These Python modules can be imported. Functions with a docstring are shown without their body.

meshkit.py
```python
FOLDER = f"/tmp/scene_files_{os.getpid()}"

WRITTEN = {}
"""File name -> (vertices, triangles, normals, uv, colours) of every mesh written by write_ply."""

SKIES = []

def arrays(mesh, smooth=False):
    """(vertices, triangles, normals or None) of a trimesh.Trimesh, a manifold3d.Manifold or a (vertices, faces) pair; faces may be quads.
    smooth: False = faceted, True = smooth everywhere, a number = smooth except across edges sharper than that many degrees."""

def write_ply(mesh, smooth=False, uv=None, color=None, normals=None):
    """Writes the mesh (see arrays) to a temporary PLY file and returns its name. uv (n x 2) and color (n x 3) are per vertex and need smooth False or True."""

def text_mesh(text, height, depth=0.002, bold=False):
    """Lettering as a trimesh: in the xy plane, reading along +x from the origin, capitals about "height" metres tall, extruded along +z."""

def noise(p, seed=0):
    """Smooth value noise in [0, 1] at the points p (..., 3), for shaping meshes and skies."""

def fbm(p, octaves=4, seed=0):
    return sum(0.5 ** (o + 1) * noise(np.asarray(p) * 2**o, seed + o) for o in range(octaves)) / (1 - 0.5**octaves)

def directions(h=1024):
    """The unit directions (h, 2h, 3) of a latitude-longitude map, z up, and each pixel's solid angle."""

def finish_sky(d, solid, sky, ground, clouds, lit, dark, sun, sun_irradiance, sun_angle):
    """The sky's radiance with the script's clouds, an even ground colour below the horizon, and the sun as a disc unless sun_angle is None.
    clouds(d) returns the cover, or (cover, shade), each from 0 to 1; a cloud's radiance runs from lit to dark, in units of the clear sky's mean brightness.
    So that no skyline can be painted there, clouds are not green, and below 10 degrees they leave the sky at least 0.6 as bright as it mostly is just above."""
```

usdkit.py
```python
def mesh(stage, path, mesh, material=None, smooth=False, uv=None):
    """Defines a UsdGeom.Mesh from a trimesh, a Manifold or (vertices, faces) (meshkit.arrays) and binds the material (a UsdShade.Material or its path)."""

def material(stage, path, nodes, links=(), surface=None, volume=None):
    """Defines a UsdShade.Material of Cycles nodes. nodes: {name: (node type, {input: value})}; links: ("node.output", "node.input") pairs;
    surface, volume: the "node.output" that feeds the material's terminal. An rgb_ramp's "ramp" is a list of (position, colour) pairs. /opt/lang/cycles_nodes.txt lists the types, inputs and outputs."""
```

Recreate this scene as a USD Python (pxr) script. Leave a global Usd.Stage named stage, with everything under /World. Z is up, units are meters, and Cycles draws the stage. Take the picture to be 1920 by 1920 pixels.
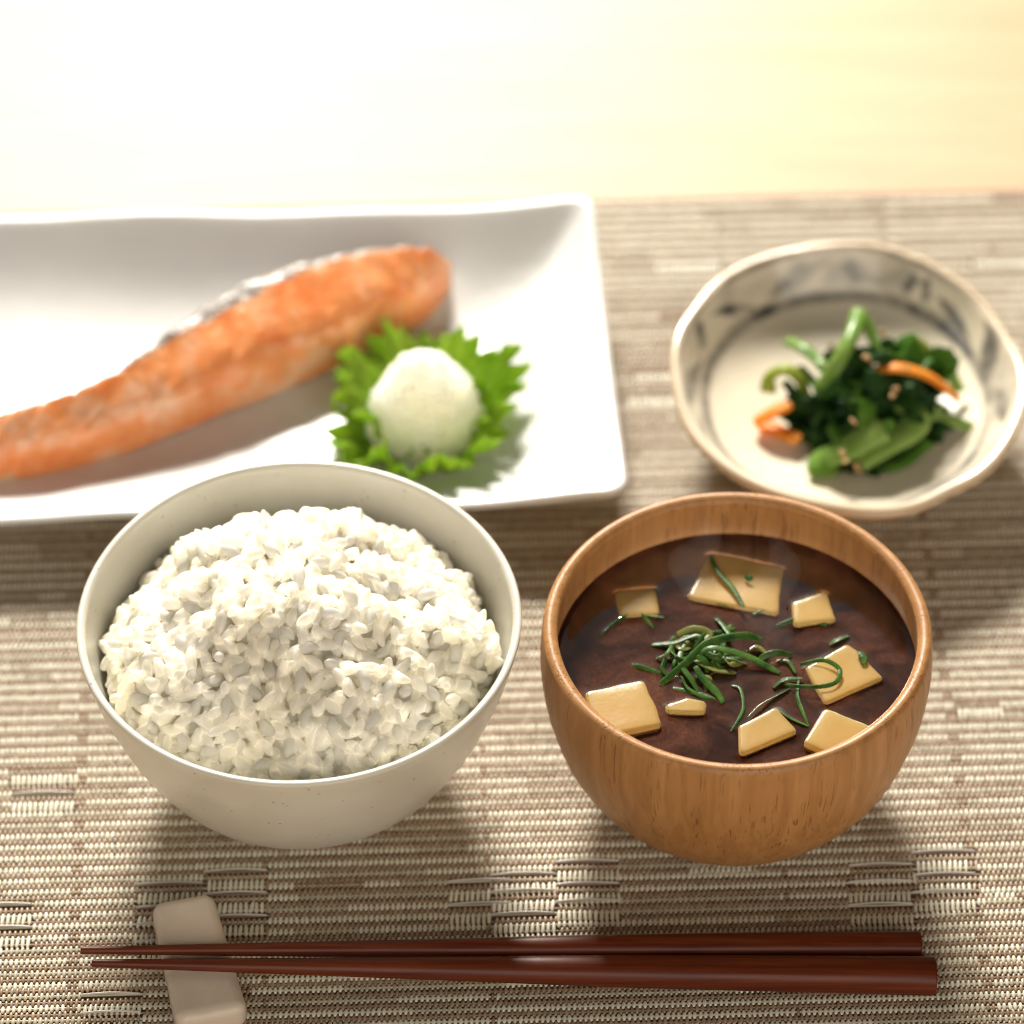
import math, numpy as np, trimesh, usdkit, meshkit
from pxr import Usd, UsdGeom, UsdLux, UsdShade, Gf, Sdf, Vt
from scipy.spatial import cKDTree

stage = Usd.Stage.CreateInMemory()
UsdGeom.SetStageUpAxis(stage, "Z"); UsdGeom.SetStageMetersPerUnit(stage, 1.0)
UsdGeom.Xform.Define(stage, "/World"); UsdGeom.Scope.Define(stage, "/World/Looks")
CM = 0.01

# ------------------------------------------------------------------ camera
PITCH, DIST, FPX = math.radians(45.0), 1.21, 8496.0
EYE = np.array([0, -DIST * math.cos(PITCH), DIST * math.sin(PITCH)])
FWD = np.array([0, math.cos(PITCH), -math.sin(PITCH)]); UP = np.array([0, math.sin(PITCH), math.cos(PITCH)]); RIGHT = np.array([1.0, 0, 0])
cam = UsdGeom.Camera.Define(stage, "/World/camera")
cam.CreateFocalLengthAttr(100.0); cam.CreateHorizontalApertureAttr(22.6); cam.CreateVerticalApertureAttr(22.6)
cam.CreateClippingRangeAttr(Gf.Vec2f(0.05, 50))
m4 = Gf.Matrix4d(*RIGHT, 0, *UP, 0, *(-FWD), 0, *EYE, 1)
cam.AddTransformOp().Set(m4)
cam.CreateFStopAttr(4.6); cam.CreateFocusDistanceAttr(1.087)
cam.CreateExposureAttr(0.0)

def light(name, kind, pos, target, size, intensity, color):
    l = getattr(UsdLux, kind).Define(stage, "/World/" + name)
    pos, target = np.array(pos, float), np.array(target, float)
    z = pos - target; z /= np.linalg.norm(z)
    x = np.cross([0, 0, 1.0], z); x /= np.linalg.norm(x); y = np.cross(z, x)
    l.AddTransformOp().Set(Gf.Matrix4d(*x, 0, *y, 0, *z, 0, *pos, 1))
    if kind == "RectLight":
        l.CreateWidthAttr(size[0]); l.CreateHeightAttr(size[1])
    l.CreateIntensityAttr(intensity); l.CreateColorAttr(Gf.Vec3f(*color)); l.CreateNormalizeAttr(False)
    return l

def polar(dist, az, el, o=(0, 0, 0)):
    a, e = math.radians(az), math.radians(el)
    return np.array(o) + dist * np.array([math.sin(a) * math.cos(e), math.cos(a) * math.cos(e), math.sin(e)])

# the window with the low sun in its curtain, the rest of the window around it, and the pale room on the camera's side
light("window_light", "RectLight", polar(2.0, -7, 36), (0, 0, 0), (0.50, 0.34), 196.0, (1, 0.95, 0.86))
light("window_surround_light", "RectLight", polar(2.15, -7, 38), (0, 0, 0), (2.0, 1.3), 0.15, (1, 0.95, 0.88))
light("room_light", "RectLight", (0.4, -2.0, 1.1), (0, 0, 0), (2.6, 1.6), 2.75, (1, 0.91, 0.79))
light("side_window_light", "RectLight", (-2.2, 0.3, 1.3), (0, 0, 0), (1.2, 1.2), 1.6, (1, 0.95, 0.88))

# ------------------------------------------------------------------ helpers
def P(px, py, z=0.0):
    """The point at height z (metres) seen at a pixel of the 1920 picture."""
    d = FWD + RIGHT * (px - 960) / FPX + UP * (960 - py) / FPX
    return EYE + d * (z - EYE[2]) / d[2]

MATS = {}
def mat(name, nodes, links, surface="p.BSDF", volume=None):
    MATS[name] = usdkit.material(stage, "/World/Looks/" + name, nodes, links, surface=surface, volume=volume); return MATS[name]

used = {}
def numbered(path):
    n = used.get(path, 0); used[path] = n + 1
    return path if n == 0 else "%s_%03d" % (path, n)

def tag(prim, label=None, cat=None, group=None, kind=None):
    for k, v in (("label", label), ("category", cat), ("group", group), ("kind", kind)):
        if v: prim.SetCustomDataByKey(k, v)
    return prim

def vf(mesh):
    if isinstance(mesh, trimesh.Trimesh): return np.array(mesh.vertices), np.array(mesh.faces)
    return np.asarray(mesh[0], float), np.asarray(mesh[1], int)

def thing(name, label, cat, base, group=None, kind=None):
    x = UsdGeom.Xform.Define(stage, numbered("/World/" + name)); x.AddTranslateOp().Set(Gf.Vec3d(*map(float, base)))
    p = tag(x.GetPrim(), label, cat, group, kind); BASE[str(p.GetPath())] = np.array(base, float)
    return p
BASE = {}
def part(parent, name, mesh, material, smooth=True, label=None, kind=None):
    b = BASE[str(parent.GetPath())]
    v, f = vf(mesh); path = numbered(str(parent.GetPath()) + "/" + name)
    usdkit.mesh(stage, path, (v - b, f), MATS[material], smooth=smooth)
    p = stage.GetPrimAtPath(path); BASE[path] = b
    return tag(p, label, None, None, kind)
def solo(name, mesh, material, label=None, cat=None, group=None, kind=None, base=None, smooth=True):
    v, f = vf(mesh); base = np.array([*v[:, :2].mean(0), v[:, 2].min()]) if base is None else np.array(base, float)
    path = numbered("/World/" + name)
    m = usdkit.mesh(stage, path, (v - base, f), MATS[material], smooth=smooth); m.AddTranslateOp().Set(Gf.Vec3d(*map(float, base)))
    BASE[path] = base
    return tag(m.GetPrim(), label, cat, group, kind)

def primvar(prim, name, values):
    pv = UsdGeom.PrimvarsAPI(prim).CreatePrimvar(name, Sdf.ValueTypeNames.FloatArray, "vertex"); pv.Set(Vt.FloatArray.FromNumpy(np.asarray(values, np.float32)))

def grid_faces(n, m, wrap=False, flip=False):
    """Quads of an n x m grid of vertices (row-major); wrap closes the second direction."""
    i, j = np.meshgrid(np.arange(n - 1), np.arange(m if wrap else m - 1), indexing="ij")
    a, b, c, d = i * m + j, i * m + (j + 1) % m, (i + 1) * m + (j + 1) % m, (i + 1) * m + j
    q = np.stack([a, b, c, d], -1).reshape(-1, 4)
    if flip: q = q[:, ::-1]
    return np.vstack([q[:, [0, 1, 2]], q[:, [0, 2, 3]]])

def catmull(pts, n):
    p = np.asarray(pts, float); k = len(p)
    e = np.vstack([2 * p[0] - p[1], p, 2 * p[-1] - p[-2]])
    t = np.linspace(0, k - 1, n); i = np.minimum(t.astype(int), k - 2); u = (t - i)[:, None]
    p0, p1, p2, p3 = e[i], e[i + 1], e[i + 2], e[i + 3]
    return 0.5 * (2 * p1 + (p2 - p0) * u + (2 * p0 - 5 * p1 + 4 * p2 - p3) * u**2 + (3 * p1 - p0 - 3 * p2 + p3) * u**3)

def lathe(profile, n=128, c=(0, 0, 0), wob=None):
    """Closed profile (r, z) turned about z."""
    pr = np.asarray(profile, float); a = np.arange(n) * 2 * np.pi / n
    R = pr[:, 0][:, None] * np.ones(n); Z = pr[:, 1][:, None] * np.ones(n)
    if wob is not None: R, Z = wob(R, Z, a[None, :])
    v = np.stack([R * np.cos(a), R * np.sin(a), Z], -1).reshape(-1, 3) + np.array(c)
    return v, grid_faces(len(pr), n, wrap=True)

def tube(pts, radii, sides=10, flat=1.0, up=(0, 0, 1), cap=True):
    """A tube along pts; flat squashes it along its 'up' side."""
    p = np.asarray(pts, float); t = np.gradient(p, axis=0); t /= np.linalg.norm(t, axis=1, keepdims=True) + 1e-12
    u = np.broadcast_to(np.asarray(up, float), p.shape)
    a = np.cross(t, u); a /= np.linalg.norm(a, axis=1, keepdims=True) + 1e-9; b = np.cross(a, t)
    ang = np.arange(sides) * 2 * np.pi / sides; r = np.broadcast_to(radii, (len(p),))[:, None, None]
    v = p[:, None] + r * (np.cos(ang)[None, :, None] * a[:, None] + flat * np.sin(ang)[None, :, None] * b[:, None])
    f = grid_faces(len(p), sides, wrap=True); v = v.reshape(-1, 3)
    if cap:
        n = len(v); v = np.vstack([v, p[0], p[-1]]); k = np.arange(sides)
        f = np.vstack([f, np.stack([np.full(sides, n), (k + 1) % sides, k], 1), np.stack([np.full(sides, n + 1), n - sides + k, n - sides + (k + 1) % sides], 1)])
    return v, f

def join(meshes):
    vs, fs, n = [], [], 0
    for v, f in meshes: vs.append(v); fs.append(np.asarray(f) + n); n += len(v)
    return np.vstack(vs), np.vstack(fs)

def fixed(mesh):
    v, f = mesh; t = trimesh.Trimesh(v, f, process=False); trimesh.repair.fix_normals(t); return np.array(t.vertices), np.array(t.faces)

def rbox(size, r, n=6):
    """A box of full sizes with rounded edges, about the origin."""
    s = trimesh.creation.box([1, 1, 1]); s = s.subdivide().subdivide().subdivide()
    v = np.array(s.vertices) * 2; h = np.array(size) / 2
    g = np.sign(v) * np.where(np.abs(v) >= 0.999, 1, np.abs(v)) * h
    core = np.clip(g, -(h - r), h - r); d = g - core; ln = np.linalg.norm(d, axis=1, keepdims=True)
    # push grid lines towards the edges so that the rounding has vertices
    return np.where(ln > 0, core + d / np.maximum(ln, 1e-12) * r, g), np.array(s.faces)

def rbox2(size, r, seg=4):
    h = np.array(size) / 2
    def line(a): return np.concatenate([-a + r * (1 - np.cos(np.linspace(0, np.pi / 2, seg + 1))), [0], a - r * (1 - np.cos(np.linspace(np.pi / 2, 0, seg + 1)))])
    ax = [line(a) for a in h]; vs, fs, n = [], [], 0
    for k in range(3):
        i, j = (k + 1) % 3, (k + 2) % 3
        A, B = np.meshgrid(ax[i], ax[j], indexing="ij")
        for s in (-1, 1):
            v = np.zeros(A.shape + (3,)); v[..., i] = A; v[..., j] = B; v[..., k] = s * h[k]
            vs.append(v.reshape(-1, 3)); fs.append(grid_faces(*A.shape, flip=s < 0) + n); n += A.size
    v = np.vstack(vs); core = np.clip(v, -(h - r), h - r); d = v - core; ln = np.linalg.norm(d, axis=1, keepdims=True)
    v = np.where(ln > 0, core + d / np.maximum(ln, 1e-12) * r, v)
    t = trimesh.Trimesh(v, np.vstack(fs), process=False); t.merge_vertices(digits_vertex=7); return np.array(t.vertices), np.array(t.faces)

def noise_s(p, scale, octaves=3, seed=0): return meshkit.fbm(np.asarray(p) * scale, octaves, seed) - 0.5

# ------------------------------------------------------------------ materials
def simple(name, color, rough=0.5, extra=None, var=None, bump=None, coords="object"):
    """Principled colour with a noise between two colours (var = colour2, scale, detail) and a noise bump (scale, distance m)."""
    nodes = {"p": ("principled_bsdf", {"base_color": color, "roughness": rough, **(extra or {})}), "tc": ("texture_coordinate", {})}
    links = []
    if var:
        c2, sc = var[0], var[1]
        nodes["n"] = ("noise_texture", {"scale": sc, "detail": 4.0, "roughness": 0.6}); nodes["r"] = ("rgb_ramp", {"ramp": [(var[2] if len(var) > 2 else 0.35, color), (var[3] if len(var) > 3 else 0.65, c2)]})
        links += [("tc.%s" % coords, "n.vector"), ("n.fac", "r.fac"), ("r.color", "p.base_color")]
    if bump:
        nodes["bn"] = ("noise_texture", {"scale": bump[0], "detail": 3.0}); nodes["b"] = ("bump", {"strength": 1.0, "distance": bump[1], "use_object_space": False})
        links += [("tc.%s" % coords, "bn.vector"), ("bn.fac", "b.height"), ("b.normal", "p.normal")]
    return mat(name, nodes, links)

# table: pale satin wood
mat("pale_wood", {"tc": ("texture_coordinate", {}), "mp": ("mapping", {"scale": (3, 26, 10)}), "n": ("noise_texture", {"scale": 3.0, "detail": 5.0, "roughness": 0.6, "distortion": 0.6}),
    "r": ("rgb_ramp", {"ramp": [(0.3, (0.46, 0.265, 0.12)), (0.7, (0.55, 0.335, 0.175))]}), "p": ("principled_bsdf", {"roughness": 0.48, "specular_ior_level": 0.37})},
    [("tc.object", "mp.vector"), ("mp.vector", "n.vector"), ("n.fac", "r.fac"), ("r.color", "p.base_color")])
def thread(name, c1, c2, rough):
    mat(name, {"oi": ("object_info", {}), "r": ("rgb_ramp", {"ramp": [(0.0, c1), (1.0, c2)]}), "p": ("principled_bsdf", {"roughness": rough, "specular_ior_level": 0.6})},
        [("oi.random", "r.fac"), ("r.color", "p.base_color")])
thread("ivory_vinyl", (0.68, 0.63, 0.48), (0.80, 0.75, 0.60), 0.33)
thread("taupe_vinyl", (0.44, 0.38, 0.27), (0.56, 0.49, 0.36), 0.34)
thread("brown_vinyl", (0.31, 0.205, 0.125), (0.42, 0.295, 0.19), 0.36)
simple("grey_vinyl", (0.54, 0.48, 0.42), 0.3)
simple("ivory_weft", (0.50, 0.44, 0.31), 0.4)
simple("brown_weft", (0.26, 0.175, 0.11), 0.42)
simple("mat_backing", (0.12, 0.085, 0.05), 0.7)

# glazed stoneware of the rice bowl: ivory with sparse iron specks
def glaze(name, c1, c2, speck, rough=0.28, speck_scale=420, speck_on=0.085):
    mat(name, {"tc": ("texture_coordinate", {}), "n": ("noise_texture", {"scale": 35.0, "detail": 4.0}), "r": ("rgb_ramp", {"ramp": [(0.35, c1), (0.65, c2)]}),
        "v": ("voronoi_texture", {"scale": speck_scale, "feature": "f1"}), "gate": ("noise_texture", {"scale": 160.0, "detail": 1.0}),
        "dr": ("rgb_ramp", {"ramp": [(speck_on, (1, 1, 1)), (speck_on + 0.1, (0, 0, 0))]}), "gr": ("rgb_ramp", {"ramp": [(0.54, (0, 0, 0)), (0.60, (1, 1, 1))]}),
        "mm": ("math", {"math_type": "multiply"}), "m2": ("math", {"math_type": "multiply", "value2": 0.75}), "mx": ("mix", {"color2": speck}),
        "bn": ("noise_texture", {"scale": 90.0, "detail": 3.0}), "b": ("bump", {"distance": 0.00025}),
        "p": ("principled_bsdf", {"roughness": rough, "coat_weight": 0.25, "coat_roughness": 0.15})},
        [("tc.object", "n.vector"), ("n.fac", "r.fac"), ("tc.object", "v.vector"), ("tc.object", "gate.vector"), ("v.distance", "dr.fac"), ("gate.fac", "gr.fac"), ("dr.color", "mm.value1"), ("gr.color", "mm.value2"),
         ("mm.value", "m2.value1"), ("m2.value", "mx.fac"), ("r.color", "mx.color1"), ("mx.color", "p.base_color"), ("tc.object", "bn.vector"), ("bn.fac", "b.height"), ("b.normal", "p.normal")])
glaze("ivory_glaze", (0.66, 0.62, 0.51), (0.72, 0.69, 0.59), (0.25, 0.17, 0.10))
glaze("white_glaze", (0.78, 0.77, 0.75), (0.81, 0.80, 0.78), (0.7, 0.68, 0.66), 0.3, 300, 0.0)
simple("raw_clay", (0.50, 0.40, 0.28), 0.8)
simple("rest_clay", (0.66, 0.54, 0.42), 0.42, var=((0.70, 0.58, 0.46), 60), bump=(500, 0.00008))

# rice
def rice_mat(name, sss, see):
    mat(name, {"tc": ("texture_coordinate", {}), "n": ("noise_texture", {"scale": 60.0, "detail": 2.0}), "r": ("rgb_ramp", {"ramp": [(0.3, (0.95, 0.925, 0.84)), (0.7, (0.98, 0.97, 0.93))]}),
        "p": ("principled_bsdf", {"roughness": 0.33, "specular_ior_level": 0.45, "subsurface_method": "burley", "subsurface_weight": sss, "subsurface_scale": 0.0034, "subsurface_radius": (1.0, 0.95, 0.82)}), "t": ("translucent_bsdf", {}), "mx": ("mix_closure", {"fac": 0.28}),
        "n2": ("noise_texture", {"scale": 300.0, "detail": 2.0}), "mr": ("map_range", {"from_min": 0.3, "from_max": 0.7, "to_min": see - 0.07, "to_max": see + 0.07}), "tr": ("transparent_bsdf", {"color": (1.0, 0.985, 0.94)}), "cl": ("mix_closure", {})},
        [("tc.object", "n.vector"), ("n.fac", "r.fac"), ("r.color", "p.base_color"), ("r.color", "t.color"), ("p.BSDF", "mx.closure1"), ("t.BSDF", "mx.closure2"), ("tc.object", "n2.vector"), ("n2.fac", "mr.value"), ("mr.result", "cl.fac"), ("mx.closure", "cl.closure1"), ("tr.BSDF", "cl.closure2")], surface="cl.closure")
rice_mat("rice", 0.86, 0.28); rice_mat("loose_rice", 0.35, 0.34)

# turned wood of the soup bowl: vertical fibres with dark pores
mat("bowl_wood", {"tc": ("texture_coordinate", {}), "m1": ("mapping", {"scale": (130, 130, 7)}), "n1": ("noise_texture", {"scale": 2.2, "detail": 5.0, "roughness": 0.55, "distortion": 0.7}),
    "r1": ("rgb_ramp", {"ramp": [(0.25, (0.34, 0.155, 0.048)), (0.5, (0.43, 0.205, 0.068)), (0.75, (0.52, 0.265, 0.098))]}),
    "m2": ("mapping", {"scale": (1500, 1500, 70)}), "n2": ("noise_texture", {"scale": 1.0, "detail": 2.0, "roughness": 0.5}), "r2": ("rgb_ramp", {"ramp": [(0.34, (1, 1, 1)), (0.42, (0, 0, 0))]}),
    "m3": ("mapping", {"scale": (110, 110, 14)}), "n3": ("noise_texture", {"scale": 1.0, "detail": 2.0}), "r3": ("rgb_ramp", {"ramp": [(0.40, (0, 0, 0)), (0.56, (1, 1, 1))]}), "mm": ("math", {"math_type": "multiply"}),
    "m4": ("math", {"math_type": "multiply", "value2": 0.55}), "mx": ("mix", {"color2": (0.14, 0.06, 0.02)}), "b": ("bump", {"distance": 0.00012, "invert": True}),
    "p": ("principled_bsdf", {"roughness": 0.45, "specular_ior_level": 0.4})},
    [("tc.object", "m1.vector"), ("m1.vector", "n1.vector"), ("n1.fac", "r1.fac"), ("tc.object", "m2.vector"), ("m2.vector", "n2.vector"), ("n2.fac", "r2.fac"), ("tc.object", "m3.vector"), ("m3.vector", "n3.vector"), ("n3.fac", "r3.fac"),
     ("r2.color", "mm.value1"), ("r3.color", "mm.value2"), ("mm.value", "m4.value1"), ("m4.value", "mx.fac"), ("r1.color", "mx.color1"), ("mx.color", "p.base_color"), ("m4.value", "b.height"), ("b.normal", "p.normal")])
# miso soup: cloudy brown broth, see-through for a few millimetres
mat("miso_broth", {"tc": ("texture_coordinate", {}), "n": ("noise_texture", {"scale": 70.0, "detail": 4.0, "roughness": 0.6, "distortion": 1.0}), "mr": ("map_range", {"from_min": 0.3, "from_max": 0.7, "to_min": 0.12, "to_max": 0.30}),
    "g": ("noise_texture", {"scale": 2600.0, "detail": 2.0}), "gr": ("rgb_ramp", {"ramp": [(0.35, (0.24, 0.080, 0.042)), (0.72, (0.46, 0.18, 0.10))]}), "cr": ("rgb_ramp", {"ramp": [(0.32, (0.45, 0.42, 0.42)), (0.68, (1.15, 1.1, 1.1))]}), "cm": ("mix", {"mix_type": "multiply", "fac": 1.0}),
    "t": ("transparent_bsdf", {"color": (0.95, 0.80, 0.62)}), "d": ("diffuse_bsdf", {}), "mx": ("mix_closure", {}), "fr": ("fresnel", {"IOR": 1.36}), "gl": ("glossy_bsdf", {"color": (1, 1, 1), "roughness": 0.05}), "top": ("mix_closure", {}),
    "v": ("absorption_volume", {"color": (0.62, 0.24, 0.06), "density": 120.0})},
    [("tc.object", "n.vector"), ("n.fac", "mr.value"), ("tc.object", "g.vector"), ("g.fac", "gr.fac"), ("n.fac", "cr.fac"), ("gr.color", "cm.color1"), ("cr.color", "cm.color2"), ("cm.color", "d.color"), ("mr.result", "mx.fac"), ("t.BSDF", "mx.closure1"), ("d.BSDF", "mx.closure2"),
     ("fr.fac", "top.fac"), ("mx.closure", "top.closure1"), ("gl.BSDF", "top.closure2")], surface="top.closure", volume="v.volume")
mat("tofu", {"tc": ("texture_coordinate", {}), "n": ("noise_texture", {"scale": 140.0, "detail": 4.0}), "r": ("rgb_ramp", {"ramp": [(0.3, (0.49, 0.275, 0.078)), (0.7, (0.55, 0.32, 0.102))]}), "bn": ("noise_texture", {"scale": 900.0, "detail": 2.0}), "b": ("bump", {"distance": 0.00002}),
    "p": ("principled_bsdf", {"roughness": 0.2, "specular_ior_level": 0.3, "subsurface_weight": 0.4, "subsurface_scale": 0.004, "subsurface_radius": (1, 0.6, 0.25)})},
    [("tc.object", "n.vector"), ("n.fac", "r.fac"), ("r.color", "p.base_color"), ("tc.object", "bn.vector"), ("bn.fac", "b.height"), ("b.normal", "p.normal")])
def leafy(name, c1, c2, scale, rough=0.3, trans=0.25, bump=None, spec=0.18):
    nodes = {"tc": ("texture_coordinate", {}), "n": ("noise_texture", {"scale": scale, "detail": 3.0}), "r": ("rgb_ramp", {"ramp": [(0.3, c1), (0.7, c2)]}), "p": ("principled_bsdf", {"roughness": rough, "specular_ior_level": spec}), "t": ("translucent_bsdf", {}), "mx": ("mix_closure", {"fac": trans})}
    links = [("tc.object", "n.vector"), ("n.fac", "r.fac"), ("r.color", "p.base_color"), ("r.color", "t.color"), ("p.BSDF", "mx.closure1"), ("t.BSDF", "mx.closure2")]
    if bump:
        nodes["bn"] = ("noise_texture", {"scale": bump[0], "detail": 3.0}); nodes["b"] = ("bump", {"distance": bump[1]}); links += [("tc.object", "bn.vector"), ("bn.fac", "b.height"), ("b.normal", "p.normal")]
    mat(name, nodes, links, surface="mx.closure")
leafy("scallion_green", (0.018, 0.065, 0.010), (0.095, 0.20, 0.035), 260, 0.3, 0.2, (1500, 0.00008), 0.22)
leafy("scallion_pale", (0.14, 0.17, 0.04), (0.24, 0.24, 0.07), 120, 0.2, 0.3)
leafy("shiso_green", (0.27, 0.47, 0.03), (0.52, 0.70, 0.09), 90, 0.42, 0.5, (500, 0.0002))
leafy("spinach_dark", (0.008, 0.030, 0.008), (0.025, 0.075, 0.014), 110, 0.5, 0.15, (350, 0.0003), 0.08)
leafy("spinach_mid", (0.05, 0.15, 0.02), (0.13, 0.27, 0.035), 90, 0.28, 0.25, (350, 0.0003))
leafy("stem_green", (0.16, 0.32, 0.045), (0.33, 0.48, 0.12), 70, 0.26, 0.3, (300, 0.0002), 0.3)
leafy("stem_yellow", (0.34, 0.42, 0.05), (0.46, 0.52, 0.10), 70, 0.25, 0.3)
simple("carrot", (0.80, 0.20, 0.02), 0.42, {"specular_ior_level": 0.12, "subsurface_weight": 0.3, "subsurface_scale": 0.002}, var=((0.88, 0.28, 0.04), 200))
simple("sesame", (0.50, 0.31, 0.14), 0.7)
simple("daikon", (0.985, 0.965, 0.80), 0.3, {"subsurface_method": "burley", "subsurface_weight": 1.0, "subsurface_scale": 0.022, "subsurface_radius": (1, 0.97, 0.8)}, var=((0.99, 0.98, 0.88), 160), bump=(900, 0.0007))
# grilled salmon: flaky orange flesh with browned patches, oily
mat("salmon_flesh", {"tc": ("texture_coordinate", {}), "n": ("noise_texture", {"scale": 90.0, "detail": 4.0, "roughness": 0.6}), "r": ("rgb_ramp", {"ramp": [(0.28, (0.86, 0.21, 0.05)), (0.5, (0.96, 0.36, 0.13)), (0.72, (0.97, 0.58, 0.37))]}),
    "n2": ("noise_texture", {"scale": 42.0, "detail": 5.0, "roughness": 0.65}), "r2": ("rgb_ramp", {"ramp": [(0.60, (0, 0, 0)), (0.74, (0.8, 0.8, 0.8))]}), "mx": ("mix", {"color2": (0.36, 0.10, 0.025)}),
    "at": ("attribute", {"attribute": "pale"}), "mx2": ("mix", {"color2": (0.82, 0.62, 0.36)}),
    "bn": ("noise_texture", {"scale": 420.0, "detail": 3.0}), "b": ("bump", {"distance": 0.0006}), "p": ("principled_bsdf", {"roughness": 0.3, "subsurface_method": "burley", "subsurface_weight": 0.8, "subsurface_scale": 0.006, "subsurface_radius": (1, 0.5, 0.25), "coat_weight": 0.6, "coat_roughness": 0.14})},
    [("tc.object", "n.vector"), ("n.fac", "r.fac"), ("tc.object", "n2.vector"), ("n2.fac", "r2.fac"), ("r2.color", "mx.fac"), ("r.color", "mx.color1"), ("mx.color", "mx2.color1"), ("at.fac", "mx2.fac"), ("mx2.color", "p.base_color"), ("tc.object", "bn.vector"), ("bn.fac", "b.height"), ("b.normal", "p.normal")])
simple("salmon_skin", (0.13, 0.10, 0.08), 0.4, {"coat_weight": 0.15}, var=((0.40, 0.34, 0.29), 200), bump=(420, 0.0008))
# lacquered chopsticks
mat("red_lacquer", {"tc": ("texture_coordinate", {}), "m": ("mapping", {"scale": (30, 900, 900)}), "n": ("noise_texture", {"scale": 1.0, "detail": 4.0}), "r": ("rgb_ramp", {"ramp": [(0.3, (0.075, 0.012, 0.004)), (0.7, (0.165, 0.034, 0.011))]}), "p": ("principled_bsdf", {"roughness": 0.4, "specular_ior_level": 0.3})},
    [("tc.object", "m.vector"), ("m.vector", "n.vector"), ("n.fac", "r.fac"), ("r.color", "p.base_color")])
# dish: sandy clear glaze with brushed blue-black strokes (vertex attribute "ink") and a bare tan rim ("bare")
mat("dish_glaze", {"tc": ("texture_coordinate", {}), "n": ("noise_texture", {"scale": 40.0, "detail": 4.0}), "r": ("rgb_ramp", {"ramp": [(0.3, (0.80, 0.70, 0.53)), (0.7, (0.86, 0.77, 0.62))]}),
    "at": ("attribute", {"attribute": "ink"}), "mx": ("mix", {"color2": (0.022, 0.027, 0.037)}), "ab": ("attribute", {"attribute": "bare"}), "mx2": ("mix", {"color2": (0.62, 0.44, 0.26)}),
    "p": ("principled_bsdf", {"roughness": 0.22, "coat_weight": 0.4, "coat_roughness": 0.1})},
    [("tc.object", "n.vector"), ("n.fac", "r.fac"), ("r.color", "mx.color1"), ("at.fac", "mx.fac"), ("mx.color", "mx2.color1"), ("ab.fac", "mx2.fac"), ("mx2.color", "p.base_color")])

# ------------------------------------------------------------------ table and placemat
t = trimesh.creation.box([2.2, 1.7, 0.03]); t.apply_translation([0, 0.25, -0.0025 - 0.015])
solo("table", t, "pale_wood", "pale wooden tabletop glowing in window light behind the placemat", "table", kind="structure", smooth=False)

rng = np.random.default_rng(5)
MROT = math.radians(2.0)
ax_x = np.array([math.cos(MROT), math.sin(MROT), 0]); ax_y = np.array([-math.sin(MROT), math.cos(MROT), 0])
back = P(1500, 362, 0.0)                     # a point on the mat's far edge
def mat_xy(p): return np.array([p @ ax_x, p @ ax_y])
V1 = float(mat_xy(back)[1]); V0 = -0.235; U0, U1 = -0.225, 0.225
placemat = thing("placemat", "woven vinyl placemat in ivory and brown under all the dishes", "placemat", (0, 0, -0.002))
WP, RP = 0.00131, 0.00182                    # warp and row pitch
def mw(u, v, z): return u[..., None] * ax_x + v[..., None] * ax_y + np.asarray(z)[..., None] * np.array([0, 0, 1.0])
c = np.array([[U0, V0], [U1, V0], [U1, V1], [U0, V1]])
bk = np.vstack([mw(c[:, 0], c[:, 1], np.full(4, -0.0008)), mw(c[:, 0], c[:, 1], np.full(4, -0.002))])
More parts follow.
